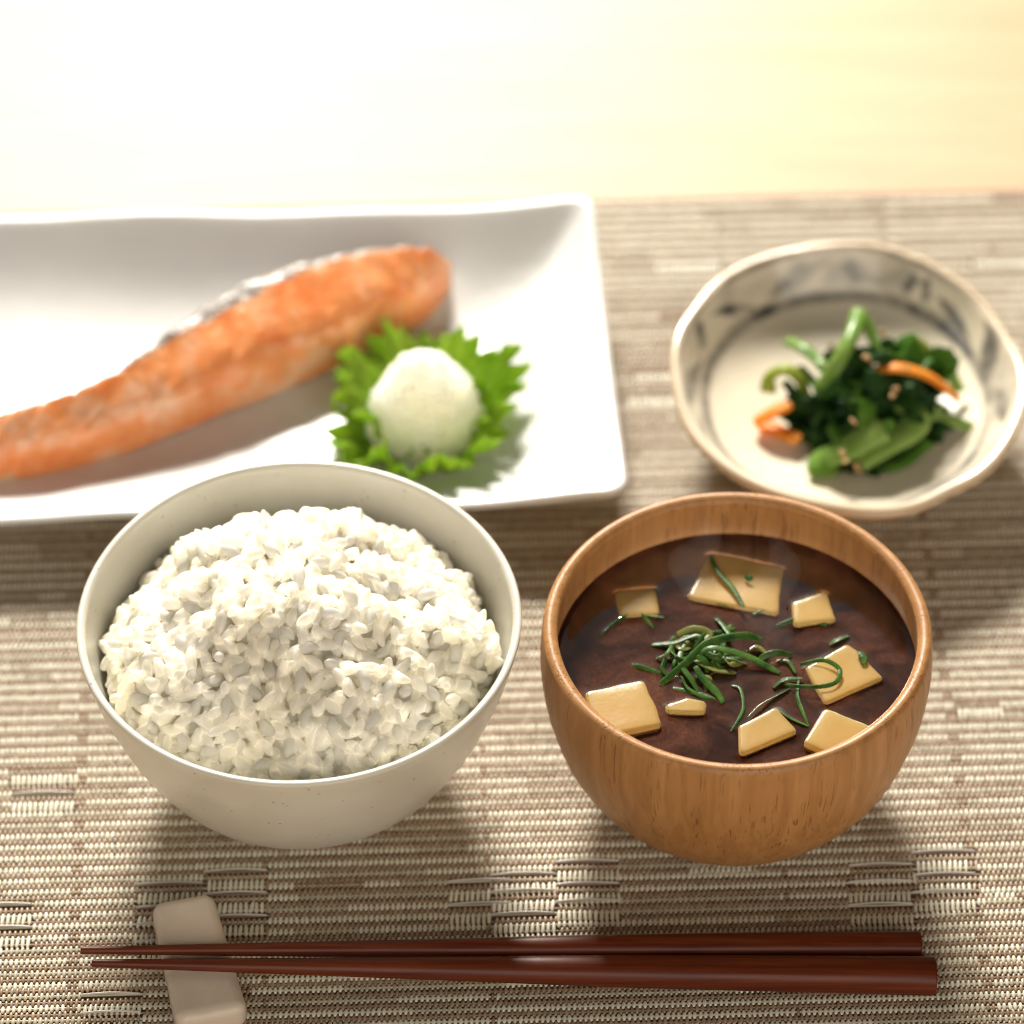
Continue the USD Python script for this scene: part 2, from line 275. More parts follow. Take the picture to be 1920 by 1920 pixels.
part(placemat, "backing", (bk, [[0, 1, 2], [0, 2, 3], [4, 6, 5], [4, 7, 6], [0, 4, 5], [0, 5, 1], [1, 5, 6], [1, 6, 2], [2, 6, 7], [2, 7, 3], [3, 7, 4], [3, 4, 0]]), "mat_backing", smooth=False)
rows = np.arange(V0 + 0.001, V1 - 0.0008, RP); rows = rows + rng.normal(0, 0.00007, len(rows)); nrow = len(rows)
cols = np.arange(U0 + 0.001, U1, WP); ncol = len(cols)
I, J = np.meshgrid(np.arange(nrow), np.arange(ncol), indexing="ij")
light_row = (I % 2 == 0)
# motif: blocks (in mat coordinates) where the ivory floats run long under loose grey weft strands
blocks = []
def block(px0, px1, lines, stagger=0):
    for k, py in enumerate(lines):
        a, b = mat_xy(P(px0, py)), mat_xy(P(px1, py)); blocks.append((a[0], b[0], (a[1] + b[1]) / 2))
base_blocks = [(255, 380, (1658, 1695, 1730, 1764)), (381, 500, (1637, 1675, 1713)), (840, 958, (1652, 1690)), (921, 1040, (1637, 1673, 1709)), (1042, 1160, (1618, 1655, 1692)), (1590, 1710, (1618, 1655, 1690)), (1710, 1828, (1597, 1634, 1672)),
               (20, 140, (1490, 1440)), (1180, 1330, (690, 728)), (1225, 1345, (478,)), (1820, 1920, (474,)), (1790, 1870, (1310,)), (150, 262, (1868, 1904)), (-60, 60, (1700, 1740))]
for b in base_blocks: block(*b)
drop = np.zeros((nrow, ncol), bool); longf = np.zeros((nrow, ncol), bool); tobrown, toivory = np.zeros((nrow, ncol), bool), np.zeros((nrow, ncol), bool); floats = []
for u0, u1, v in blocks:
    i = int(np.argmin(np.abs(rows - v)))
    if not 4 <= i < nrow - 2: continue
    j = (cols > u0) & (cols < u1); drop[i, j] = True; drop[i - 1, j] = drop[i - 2, j] = False; drop[i - 3, j] = True
    tobrown[i - 1, j] = True; toivory[i - 2, j] = True; longf[i - 2, j] = True; far = v > float(mat_xy(P(960, 1450))[1]); drop[i, j] = not far
    if not far: floats.append((u0, u1, rows[i]))
# bands of rows in which the weave runs a little denser / lighter, and seams between warp groups
seam = np.zeros(ncol, bool)
for px in (141, 500, 921, 1480, 1832): seam |= np.abs(cols - mat_xy(P(px, 1700))[0]) < 0.0007
swap = np.zeros((nrow, ncol), bool)
for k in range(60):
    i, j = rng.integers(0, nrow - 1), rng.integers(0, ncol - 14); swap[i, j:j + 13] = True
brown = (((~light_row) ^ swap) | tobrown) & ~toivory
keep = ~drop; brown = brown | (seam[None, :] & (I % 4 != 0))
U = cols[J] + np.where(I % 2 == 0, 0, WP / 2) + rng.normal(0, 0.00004, I.shape); V = rows[I] + rng.normal(0, 0.00003, I.shape) - np.where(longf, RP / 2, 0)
Z = np.full(I.shape, -0.00030) + rng.normal(0, 0.00003, I.shape)
LEN = np.where(longf, 1.7, 1.0) * rng.uniform(0.93, 1.07, I.shape)
def bead():
    s = np.linspace(0, np.pi, 7)[1:-1]; ring = np.arange(7) * np.pi / 6       # an arched half-thread: 7 points over the top
    prof = np.sin(s) ** 0.7; y = -np.cos(s)
    v = np.stack([prof[:, None] * np.cos(ring)[None], np.broadcast_to(y[:, None], (5, 7)), prof[:, None] * np.sin(ring)[None]], -1).reshape(-1, 3)
    v = np.vstack([v, [[0, -1, 0], [0, 1, 0]]]); f = grid_faces(5, 7, flip=True)
    e = np.array([[35, k, k + 1] for k in range(6)] + [[36, 28 + k + 1, 28 + k] for k in range(6)])
    f = np.vstack([f, e]); m = trimesh.Trimesh(v, f, process=False)
    n = m.face_normals; c_ = m.triangles_center
    if (n * c_).sum() < 0: f = f[:, ::-1]
    return v, f
BV, BF = bead()
def instancer(name, sel, material, w=0.00050, l=0.00115, h=0.00042):
    path = numbered(str(placemat.GetPath()) + "/" + name)
    pi = UsdGeom.PointInstancer.Define(stage, path); tag(pi.GetPrim(), kind="stuff")
    usdkit.mesh(stage, path + "/thread_loop", (BV * np.array([w, l, h]), BF), MATS[material], smooth=True)
    pi.CreatePrototypesRel().SetTargets([Sdf.Path(path + "/thread_loop")])
    pos = mw(U[sel], V[sel], Z[sel]) - BASE[str(placemat.GetPath())]; n = len(pos)
    pi.CreatePositionsAttr(Vt.Vec3fArray.FromNumpy(pos.astype(np.float32)))
    sc = np.ones((n, 3)); sc[:, 1] = LEN[sel]; sc[:, 2] = rng.uniform(0.85, 1.15, n)
    pi.CreateScalesAttr(Vt.Vec3fArray.FromNumpy(sc.astype(np.float32)))
    ang = MROT + rng.normal(0, 0.05, n) - 0.06
    q = np.zeros((n, 4), np.float32); q[:, 2] = np.sin(ang / 2); q[:, 3] = np.cos(ang / 2)
    pi.CreateOrientationsAttr(Vt.QuathArray([Gf.Quath(float(a[3]), float(a[0]), float(a[1]), float(a[2])) for a in q]))
    pi.CreateProtoIndicesAttr(Vt.IntArray.FromNumpy(np.zeros(n, np.int32)))
taupe = (noise_s(np.stack([I * 0.9, J * 0.045, I * 0.0], -1), 1, 2, 31) > 0.07) & ~longf
instancer("ivory_warp", keep & ~brown & ~taupe, "ivory_vinyl")
instancer("taupe_warp", keep & ~brown & taupe, "taupe_vinyl")
instancer("brown_warp", keep & brown, "brown_vinyl", w=0.00046, l=0.00105)
def weft(sel_rows, material, name, r, dz):
    ms = []
    for i in sel_rows:
        us = np.linspace(U0 + 0.0005, U1 - 0.0005, 40); ms.append(tube(mw(us, rows[i] + noise_s(np.stack([us * 30, us * 0 + i * 7.3, us * 0], -1), 1, 2, 3) * 0.0005, np.full(40, dz)), r, 5, cap=False))
    part(placemat, name, join(ms), material, kind="stuff")
weft(range(0, nrow, 2), "ivory_weft", "ivory_weft", 0.00036, -0.00042)
weft(range(1, nrow, 2), "brown_weft", "brown_weft", 0.00034, -0.00046)
for u0, u1, v in floats:
    us = np.linspace(u0, u1, 16); s = np.linspace(0, 1, 16)
    part(placemat, "grey_strand", fixed(tube(mw(us, v + 0.0003 * np.sin(s * np.pi), -0.00005 + 0.00028 * np.sin(s * np.pi)), 0.00032, 7)), "grey_vinyl")

# ------------------------------------------------------------------ rice bowl and rice
RC = P(560, 1160, 0.0562); RC[2] = 0
RR = 417 / FPX * np.linalg.norm(P(560, 1160, 0.0562) - EYE)
k = RR / 0.0595
out = catmull(np.array([[2.45, 0.55], [3.3, 0.78], [4.25, 1.65], [5.0, 2.95], [5.55, 4.4], [5.88, 5.6], [5.95, 5.95]]) * CM, 40)
inn = catmull(np.array([[5.72, 5.93], [5.60, 5.4], [5.25, 4.2], [4.6, 2.7], [3.7, 1.6], [2.2, 1.05], [0.0, 0.95]]) * CM, 40)
lip = np.array([[5.965, 6.01], [5.94, 6.06], [5.88, 6.085], [5.80, 6.07], [5.745, 6.02]]) * CM
out[:, 1] *= 0.935; inn[:, 1] *= 0.935; lip[:, 1] *= 0.935
prof = np.vstack([[[0.0, 0.0050]], [[0.0222, 0.0050]], [[0.0225, 0.0003], [0.0230, 0.0], [0.0245, 0.0], [0.0250, 0.0004], [0.0247, 0.0045]], out, lip, inn]) * np.array([k, 1])
def wob_rice(R, Z, a):
    w = 1 + 0.004 * np.sin(2 * a - 0.9) + 0.003 * np.sin(3 * a + 2)
    return R * w, Z * (1 + 0.005 * np.sin(a + 0.4) * (Z / 0.06) + 0.004 * np.sin(3 * a + 1.6) * (Z / 0.06))
rice_bowl = thing("rice_bowl", "ivory glazed ceramic bowl heaped with white rice, left of the soup bowl", "bowl", RC)
nf = 7; vL, fL = lathe(prof[7:], 160, RC, wob_rice)
part(rice_bowl, "body", fixed((vL, fL)), "ivory_glaze")
part(rice_bowl, "foot", fixed(lathe(np.vstack([prof[:7], [[0.0240 * k, 0.0062], [0.0, 0.0062]]]), 96, RC)), "ivory_glaze")

def rice_h(x, y):
    """Height of the mound over the bowl (local metres)."""
    r = np.hypot(x, y + 0.002); q = np.clip(r / 0.0490, 0, 1.15)
    h = 0.0402 + 0.0345 * (1 - q**2.1)
    p = np.stack([x, y, 0 * x], -1)
    h = h + noise_s(p, 55, 2, 11) * 0.014 + noise_s(p, 150, 2, 17) * 0.008
    h = h - 0.001 * np.exp(-((x - 0.012)**2 + (y - 0.028)**2) / 0.012**2) + 0.003 * np.exp(-((x + 0.001)**2 + (y + 0.006)**2) / 0.014**2)
    h = h + 0.011 * np.exp(-((x - 0.044)**2 + (y + 0.006)**2) / 0.008**2) - 0.010 * np.exp(-((x - 0.006)**2 + (y + 0.045)**2) / 0.007**2)
    return np.minimum(h, 0.0805)
def wall_r(z): return np.interp(z, inn[::-1, 1], inn[::-1, 0]) * k
def grain(seed):
    g = np.random.default_rng(seed); m = trimesh.creation.icosphere(2); v = np.array(m.vertices)
    L, W, H = 0.0029 * g.uniform(0.8, 1.15), 0.00138 * g.uniform(0.88, 1.14), 0.00124 * g.uniform(0.9, 1.1)
    s = v[:, 0]; v[:, 1:] *= (1 - 0.20 * s[:, None] ** 2 + 0.06 * s[:, None]); v = v * [L, W, H]
    v[:, 1] += 0.00045 * (s**2) * g.choice([-1, 1]) * g.uniform(0.2, 1); v += (noise_s(v, 700, 2, seed)[:, None]) * 0.0004 * np.array([0.3, 1, 1])
    return v, np.array(m.faces)
GR = [grain(s) for s in range(10)]
g = np.random.default_rng(21)
cand = []; N = 8500
ang, rad = g.uniform(0, 2 * np.pi, N), 0.0520 * np.sqrt(g.uniform(0, 1, N))
gx, gy = rad * np.cos(ang), rad * np.sin(ang); gz = rice_h(gx, gy)
pts, keepi = [], []
e = 0.0012
nx = -(rice_h(gx + e, gy) - rice_h(gx - e, gy)) / (2 * e); ny = -(rice_h(gx, gy + e) - rice_h(gx, gy - e)) / (2 * e)
nrm = np.stack([nx, ny, np.ones(N)], -1); nrm /= np.linalg.norm(nrm, axis=1, keepdims=True)
placed = []
for lay, (dmin, off) in enumerate(((0.0021, 0.0002), (0.0033, 0.0013))):
    acc = []
    grid = {}
    for i in range(N):
        p = np.array([gx[i], gy[i], gz[i]]) + nrm[i] * off + g.normal(0, 0.0003, 3)
        if np.hypot(p[0], p[1]) > min(wall_r(min(p[2], 0.0550)) - 0.0022, 0.0515): continue
        key = tuple((p / dmin).astype(int)); ok = True
        for a in (-1, 0, 1):
            for b in (-1, 0, 1):
                for c_ in (-1, 0, 1):
                    for q in grid.get((key[0] + a, key[1] + b, key[2] + c_), ()):
                        if np.sum((q - p) ** 2) < dmin**2: ok = False
        if ok: grid.setdefault(key, []).append(p); acc.append((p, nrm[i]))
    placed += acc; top_layer = len(acc)
def orient(p, n, gidx):
    v, f = GR[gidx]
    d = g.normal(size=3); d -= n * (d @ n) * g.uniform(0.15, 1.0); d /= np.linalg.norm(d)
    b = np.cross(n + g.normal(0, 0.3, 3), d); b /= np.linalg.norm(b); c_ = np.cross(d, b)
    return v @ np.stack([d, b, c_]) + p + RC, f
rice = thing("rice_mound", "fluffy heap of steamed white rice filling the ivory bowl", "rice", RC + [0, 0, 0.02])
meshes = [orient(p, n, int(g.integers(10))) for p, n in placed]
# the grains that lie loose on top show largest: spread over the near side of the heap, each a part; the rest is one mass
first = len(placed) - top_layer; view = np.array([(p + RC - EYE) for p, n in placed]); view /= np.linalg.norm(view, axis=1, keepdims=True)
face = np.array([-(n @ w) for (p, n), w in zip(placed, view)]); loose, kept = [], []
for i in sorted(range(first, len(placed)), key=lambda i: -face[i]):
    q = placed[i][0]
    if face[i] > 0.45 and all(np.sum((q - k_) ** 2) > 0.0058**2 for k_ in kept): loose.append(i); kept.append(q)
loose = loose[:300]; ls = set(loose)
for i in loose: part(rice, "rice_grain", meshes[i], "loose_rice")
print("loose grains", len(loose))
rr = np.linspace(0, 1, 40); aa = np.arange(96) * 2 * np.pi / 96
R2, A2 = np.meshgrid(rr * 0.0500, aa, indexing="ij"); X2, Y2 = R2 * np.cos(A2), R2 * np.sin(A2)
Z2 = rice_h(X2, Y2) - 0.0013; lim = wall_r(np.clip(Z2, 0, 0.0550)) - 0.0012; s = np.minimum(1, lim / np.maximum(R2, 1e-6)); X2, Y2 = X2 * s, Y2 * s
v = np.stack([X2, Y2, Z2], -1).reshape(-1, 3) + RC
part(rice, "grain_mass", join([m for i, m in enumerate(meshes) if i not in ls] + [(v, grid_faces(40, 96, wrap=True))]), "rice", kind="stuff")
print("grains", len(placed))

# ------------------------------------------------------------------ soup bowl, soup, tofu, scallion
SC = P(1382.5, 1177, 0.0578); SC[2] = 0
SR = 365.5 / FPX * np.linalg.norm(P(1382, 1177, 0.06) - EYE); ks = SR / 0.0517
so = catmull(np.array([[1.9, 0.10], [2.7, 0.28], [3.75, 0.95], [4.55, 2.05], [5.02, 3.4], [5.22, 4.7], [5.20, 5.6], [5.16, 5.93]]) * CM, 48)
si = catmull(np.array([[4.78, 5.93], [4.82, 5.5], [4.84, 4.7], [4.66, 3.4], [4.2, 2.2], [3.3, 1.2], [1.8, 0.75], [0.0, 0.65]]) * CM, 40)
sl = np.array([[5.10, 6.02], [5.02, 6.055], [4.94, 6.05], [4.85, 6.01]]) * CM
so[:, 1] *= 0.962; si[:, 1] *= 0.962; sl[:, 1] *= 0.962
sprof = np.vstack([[[0, 0.0], [0.018, 0.0]], so, sl, si]) * np.array([ks, 1])
solo("soup_bowl", fixed(lathe(sprof, 160, SC)), "bowl_wood", "round turned brown wooden bowl full of dark miso soup", "bowl", base=SC)
SZ = 0.0450
def on_soup(px, py, z=0.0): return P(px, py, SZ + z)

tofu_list = [  # top-face corners in the picture, height above the broth, label
    ([(1330, 1034), (1468, 1062), (1460, 1151), (1288, 1118)], 0.0012, "largest tofu piece, at the far side of the soup with one green sliver across it"),
    ([(1152, 1108), (1229, 1101), (1236, 1152), (1160, 1158)], 0.0006, "small half sunken tofu piece at far left of the soup"),
    ([(1484, 1128), (1550, 1106), (1568, 1163), (1488, 1173)], 0.0010, "small tofu wedge just right of the largest tofu piece"),
    ([(1590, 1203), (1658, 1270), (1548, 1318), (1508, 1250)], 0.0010, "tofu piece at the right of the soup under a curled green ring"),
    ([(1096, 1296), (1208, 1272), (1242, 1356), (1120, 1384)], 0.0022, "tofu square at the near left with wet bubbles on top"),
    ([(1244, 1322), (1290, 1306), (1326, 1314), (1322, 1336), (1250, 1334)], 0.0012, "smallest tofu piece, almost sunk beside the near left tofu square"),
    ([(1384, 1360), (1456, 1322), (1496, 1370), (1386, 1416)], 0.0014, "glossy tofu piece at the near middle of the soup"),
    ([(1546, 1325), (1640, 1362), (1590, 1424), (1506, 1392)], 0.0022, "tofu square at the near right against the bowl wall"),
]
edge_pts, thin_pts = [], []
for n_, (quad, hz, label) in enumerate(tofu_list):
    q = np.array([on_soup(x, y, 0.6 * hz + 0.0004) for x, y in quad]); c0 = q.mean(0); th = 0.012
    from shapely.geometry import Polygon
    poly = Polygon(q[:, :2] - c0[:2]).buffer(-0.0010).buffer(0.0010, quad_segs=4)
    ring = np.array(poly.exterior.segmentize(0.0012).coords)[:-1]
    if Polygon(ring).exterior.is_ccw is False: ring = ring[::-1]
    lv = [(0.0012, 0.0), (0.0006, -0.0001), (0.00025, -0.0003), (0.00006, -0.0007), (0.0, -0.0012), (0.0, -0.006), (0.0, -th)]
    V_ = []
    for ins, dz in lv:
        s = 1 - ins / np.hypot(*ring.T).mean(); V_.append(np.column_stack([ring * s, np.full(len(ring), dz)]))
    fills = [np.column_stack([ring * s, np.zeros(len(ring))]) for s in (0.001, 0.3, 0.6)]
    v = np.vstack(fills + V_); v[:, 2] += noise_s(v + n_, 90, 1, n_) * 0.0003 * (v[:, 2] > -0.004); v[:, :2] += noise_s(v + 3 * n_, 200, 2, n_ + 40)[:, None] * 0.0008
    v = v + c0; m = fixed((v, grid_faces(len(fills) + len(lv), len(ring), wrap=True)))
    o = solo("tofu_cube", m, "tofu", label, "tofu", "tofu pieces in the miso soup", base=[c0[0], c0[1], c0[2] - th])
    edge_pts.append(np.column_stack([ring * 1.0 + c0[:2]]))

# slivers: (points with height in mm above the broth, radius mm, material, label or None if part of the tangle)
G, PL = "scallion_green", "scallion_pale"
tangle_spec = [
    ([(1238, 1283, 0.3), (1290, 1240, 2.0), (1330, 1205, 3.2), (1395, 1192, 3.0), (1430, 1200, 1.0)], 0.95, G),
    ([(1222, 1209, 0.2), (1262, 1205, 1.2), (1300, 1192, 2.0), (1320, 1200, 2.6)], 0.75, G),
    ([(1310, 1225, 2.4), (1340, 1215, 3.2), (1400, 1230, 2.2), (1440, 1250, 0.8), (1462, 1262, 0.2)], 0.75, G),
    ([(1360, 1215, 2.2), (1345, 1232, 2.8), (1322, 1222, 2.6), (1330, 1205, 3.0), (1360, 1195, 3.2)], 0.6, G),
    ([(1304, 1250, 1.8), (1320, 1275, 1.2), (1345, 1300, 0.5), (1356, 1318, 0.1)], 0.85, G),
    ([(1278, 1268, 1.0), (1290, 1290, 0.7), (1320, 1308, 0.3), (1342, 1312, 0.1)], 0.6, G),
    ([(1262, 1290, 0.1), (1300, 1298, 0.2), (1340, 1310, 0.1)], 0.6, G),
    ([(1406, 1218, 1.0), (1420, 1212, 1.6), (1440, 1228, 0.8)], 1.1, PL),
    ([(1250, 1232, 1.0), (1243, 1255, 0.6), (1256, 1270, 0.2)], 0.55, G),
    ([(1300, 1235, 1.0), (1340, 1255, 0.6), (1380, 1262, 0.2)], 1.5, PL),
    ([(1342, 1160, 0.2), (1352, 1168, 0.9), (1365, 1185, 1.8), (1372, 1195, 2.4)], 0.7, G),
    ([(1270, 1190, 1.0), (1300, 1180, 1.6), (1330, 1190, 1.8), (1310, 1215, 1.4)], 1.1, PL),
    ([(1300, 1222, 2.2), (1322, 1186, 3.4)], 0.7, G),
    ([(1285, 1205, 1.2), (1275, 1240, 1.6), (1300, 1280, 0.8), (1310, 1300, 0.2)], 0.7, G),
]
single_spec = [
    ([(1332, 1042, 2.0), (1345, 1070, 2.1), (1372, 1100, 2.1), (1395, 1138, 2.0)], 0.55, G, "straight green scallion sliver lying across the largest tofu piece"),
    ([(1398, 1079, 2.0), (1404, 1083, 2.2), (1410, 1088, 2.0)], 0.75, G, "tiny green scallion chip on the largest tofu piece"),
    ([(1412, 1152, 0.4), (1430, 1142, 0.9), (1452, 1128, 0.9)], 0.55, G, "short scallion sliver at the near edge of the largest tofu piece"),
    ([(1340, 1122, 0.6), (1350, 1132, 0.6), (1385, 1140, 0.3)], 0.55, G, "wispy scallion sliver along the near left edge of the largest tofu"),
    ([(1125, 1195, 0.1), (1158, 1165, 0.4), (1190, 1152, 0.4), (1245, 1158, 0.2)], 0.55, G, "dark scallion sliver floating over the far left tofu"),
    ([(1180, 1140, 0.4), (1205, 1155, 0.4), (1225, 1178, 0.1)], 0.5, G, "thin scallion sliver crossing the near edge of the far left tofu"),
    ([(1455, 1175, 0.2), (1500, 1163, 0.4), (1550, 1172, 0.2)], 0.85, G, "wide dark scallion sliver floating in front of the tofu wedge"),
    ([(1555, 1210, 0.1), (1570, 1200, 0.7), (1592, 1192, 0.4)], 0.8, G, "short scallion sliver with a wet glint at the far tip of the right tofu"),
    ([(1612, 1222, 1.6), (1619, 1232, 1.8), (1620, 1246, 1.5)], 0.75, G, "small scallion chip standing on the far corner of the right tofu"),
    ([(1500, 1246, 0.8), (1545, 1238, 2.0), (1574, 1255, 2.0), (1568, 1278, 1.9), (1540, 1287, 1.8), (1500, 1287, 1.4), (1470, 1282, 0.6)], 0.5, G, "curled green scallion ring on the right tofu"),
    ([(1372, 1285, 0.3), (1388, 1292, 0.6), (1394, 1325, 0.6), (1384, 1350, 0.4), (1370, 1372, 0.2)], 0.5, G, "curved scallion sliver hanging left of the near middle tofu"),
    ([(1450, 1290, 0.4), (1470, 1275, 0.9), (1505, 1272, 0.8)], 0.75, G, "thick wet scallion sliver between the tangle and the right tofu"),
    ([(1402, 1345, 1.2), (1425, 1322, 1.2), (1455, 1305, 0.6), (1482, 1290, 0.3)], 0.5, G, "long scallion sliver over the far edge of the near middle tofu"),
    ([(1497, 1272, 0.8), (1495, 1305, 0.5), (1505, 1335, 0.4), (1516, 1362, 0.2)], 0.45, G, "scallion sliver running towards the near right tofu"),
    ([(1460, 1330, 0.3), (1480, 1345, 0.6), (1516, 1362, 0.3)], 0.45, G, "scallion sliver bridging the near middle and near right tofu"),
    ([(1185, 1248, 0.1), (1200, 1250, 0.5), (1238, 1262, 0.2)], 0.5, G, "small wet scallion sliver left of the tangle"),
    ([(1456, 1238, 0.3), (1478, 1240, 0.8), (1492, 1262, 0.5)], 0.5, G, "hooked scallion sliver right of the tangle"),
]
def sliver(pts, r, seed):
    p = catmull([on_soup(x, y, z * 0.001) for x, y, z in pts], 8 + 6 * len(pts)); n = len(p)
    s = np.linspace(0, 1, n); rad = r * 0.00105 * (0.30 + 0.70 * np.sin(np.pi * np.clip(s * 0.86 + 0.09, 0, 1)) ** 0.6) * (1 + 0.25 * noise_s(np.stack([s * 5, s * 0 + seed, s * 0], -1), 1, 2, seed))
    thin_pts.append(p[3:-3][p[3:-3, 2] < SZ + 0.0009][:, :2])
    gq = np.random.default_rng(seed + 500); up = np.array([*gq.normal(0, 0.55, 2), 1.0]); rad = rad * gq.uniform(0.85, 1.35)
    return tube(p, rad, 8, flat=0.22, up=up / np.linalg.norm(up))
gs = np.random.default_rng(77)
for k_ in range(24):                                                        # finer curls through the tangle
    cx, cy, aa_, L_ = gs.normal(1322, 34), gs.normal(1238, 24), gs.uniform(0, 6.28), gs.uniform(35, 80); bend = gs.uniform(-1.6, 1.6); z_ = gs.uniform(0.1, 2.4)
    pts = []
    for s_ in np.linspace(-0.5, 0.5, 4): an_ = aa_ + bend * s_; pts.append((cx + L_ * s_ * math.cos(an_), cy + 0.72 * L_ * s_ * math.sin(an_), max(0.1, z_ * (1 - 3.2 * s_ * s_))))
    tangle_spec.append((pts, gs.uniform(0.45, 0.95), G if k_ % 4 else PL))
tang = thing("scallion_tangle", "heap of tangled green scallion slivers floating in the middle of the soup", "scallion", on_soup(1330, 1230))
for i, (pts, r, mt) in enumerate(tangle_spec): part(tang, "sliver", fixed(sliver(pts, r, i)), mt, label="pale inner scallion piece" if mt == PL else None)
for i, (pts, r, mt, lab) in enumerate(single_spec): solo("scallion_sliver", fixed(sliver(pts, r, i + 30)), mt, lab, "scallion", "loose scallion slivers on the soup")
# broth with a meniscus at the wall, the tofu and the slivers
nr, na = 150, 260
rs = np.sqrt(np.linspace(0, 1, nr)) * (np.interp(SZ, si[::-1, 1], si[::-1, 0]) * ks + 0.0004); A3 = np.arange(na) * 2 * np.pi / na
R3, A3 = np.meshgrid(rs, A3, indexing="ij"); xy = np.stack([R3 * np.cos(A3), R3 * np.sin(A3)], -1).reshape(-1, 2) + SC[:2]
d = cKDTree(np.vstack([x for x in edge_pts if len(x)])).query(xy)[0]; d2 = cKDTree(np.vstack([x for x in thin_pts if len(x)])).query(xy)[0]; dw = rs[-1] - R3.ravel()
ztop = SZ + 0.00013 * np.exp(-np.maximum(d - 0.0004, 0) / 0.0010) + 0.00010 * np.exp(-np.maximum(d2 - 0.0004, 0) / 0.0009) + 0.0009 * np.exp(-dw / 0.0012) + noise_s(np.column_stack([xy, 0 * d]), 110, 2, 9) * 0.00010
top = np.column_stack([xy, ztop]); bot = [np.column_stack([(xy[-na:] - SC[:2]) * s * np.interp(z, si[::-1, 1], si[::-1, 0]) * ks / rs[-1] + SC[:2], np.full(na, z)]) for s, z in ((0.997, 0.040), (0.996, 0.028), (0.995, 0.016), (0.99, 0.0085), (0.001, 0.0075))]
solo("miso_soup", fixed((np.vstack([top] + bot), grid_faces(nr + 5, na, wrap=True))), "miso_broth", "dark brown miso broth inside the wooden bowl around the tofu", "soup", base=SC + [0, 0, 0.0075])

# ------------------------------------------------------------------ chopsticks and rest
RB0, RB1 = P(345, 1690, 0.0085), P(394, 1890, 0.0085)    # top centre line of the rest, far to near end
axis = (RB1 - RB0); axis /= np.linalg.norm(axis); RLEN = np.linalg.norm(RB1 - RB0) + 0.004
side = np.cross([0, 0, 1.0], axis)
v, f = rbox2((RLEN, 0.0165, 0.0090), 0.0030, 6)
n_u = v[:, 0] / (RLEN / 2)
v2 = v.copy(); v2[:, 2] -= 0.0016 * (1 - n_u**2) * (v[:, 2] > 0); v2[:, 1] *= 1 + 0.06 * n_u - 0.04 * (v[:, 2] < 0); v2 = v2 + noise_s(v, 120, 2, 4)[:, None] * 0.0006
# subdivide along the length for the saddle
def refine_x(v, f, edge): 
    t = trimesh.Trimesh(v, f, process=False); a, b = trimesh.remesh.subdivide_to_size(t.vertices, t.faces, edge); t = trimesh.Trimesh(a, b); return np.array(t.vertices), np.array(t.faces)
v, f = refine_x(v, f, 0.003); n_u = v[:, 0] / (RLEN / 2)
v2 = v.copy(); v2[:, 2] -= 0.0016 * (1 - np.minimum(n_u**2, 1)) * np.clip(v[:, 2] / 0.00425, 0, 1); v2[:, 1] *= 1 + 0.07 * n_u; v2 = v2 + noise_s(v, 120, 2, 4)[:, None] * 0.0006
ctr = (RB0 + RB1) / 2; ctr[2] = 0.0045
solo("chopstick_rest", (v2[:, :1] * axis + v2[:, 1:2] * side + v2[:, 2:] * np.array([0, 0, 1.0]) + ctr, f), "rest_clay", "beige ceramic chopstick rest like a small rounded bar, near the lower left", "chopstick rest")
def chopstick(tip, tail, label):
    (x0, y0, h0, w0, t0), (x1, y1, h1, w1, t1) = tip, tail           # picture position of the centre, height of centre, half width, half thickness
    a, b = P(x0, y0, h0), P(x1, y1, h1); n = 60; s = np.linspace(0, 1, n)
    p = a + (b - a) * s[:, None]; d = (b - a) / np.linalg.norm(b - a); sd = np.cross([0, 0, 1.0], d); sd /= np.linalg.norm(sd); up = np.cross(d, sd)
    hw = np.interp(s, [0, .3, .62, 1], [w0, w0 + .38 * (w1 - w0), w0 + .8 * (w1 - w0), w1]); ht = np.interp(s, [0, .3, .62, 1], [t0, t0 + .38 * (t1 - t0), t0 + .8 * (t1 - t0), t1])
    ends = np.concatenate([[0.0], [0.0006], [0.0012]]) ; hw[0] *= 0.88; ht[0] *= 0.88; hw[-1] *= 0.9; ht[-1] *= 0.9; p[-2] = p[-1] - d * 0.0006; p[1] = p[0] + d * 0.0004
    an = np.arange(28) * 2 * np.pi / 28; sq = np.interp(s, [0, .45, .75, 1], [0.9, 0.9, 0.8, 0.75])[:, None]
    ca, sa = np.sign(np.cos(an)) * np.abs(np.cos(an)) ** sq, np.sign(np.sin(an)) * np.abs(np.sin(an)) ** sq
    v = p[:, None] + (hw[:, None] * ca)[..., None] * sd + (ht[:, None] * sa)[..., None] * up
    v = v.reshape(-1, 3); f = grid_faces(n, 28, wrap=True); m = len(v); kk = np.arange(28)
    v = np.vstack([v, p[0], p[-1]]); f = np.vstack([f, np.stack([np.full(28, m), (kk + 1) % 28, kk], 1), np.stack([np.full(28, m + 1), m - 28 + kk, m - 28 + (kk + 1) % 28], 1)])
    solo("chopstick", fixed((v, f)), "red_lacquer", label, "chopstick", "pair of chopsticks on the rest", base=[p[:, 0].mean(), p[:, 1].mean(), 0.0], smooth=40)
chopstick((151, 1782, 0.0103, 0.0009, 0.0009), (1726, 1774, 0.0036, 0.0036, 0.0034), "farther red brown lacquered chopstick, the one ending slightly further left")
chopstick((172, 1806, 0.0103, 0.0009, 0.0009), (1754, 1830, 0.0042, 0.0046, 0.0042), "nearer red brown lacquered chopstick, the thicker one ending furthest right")

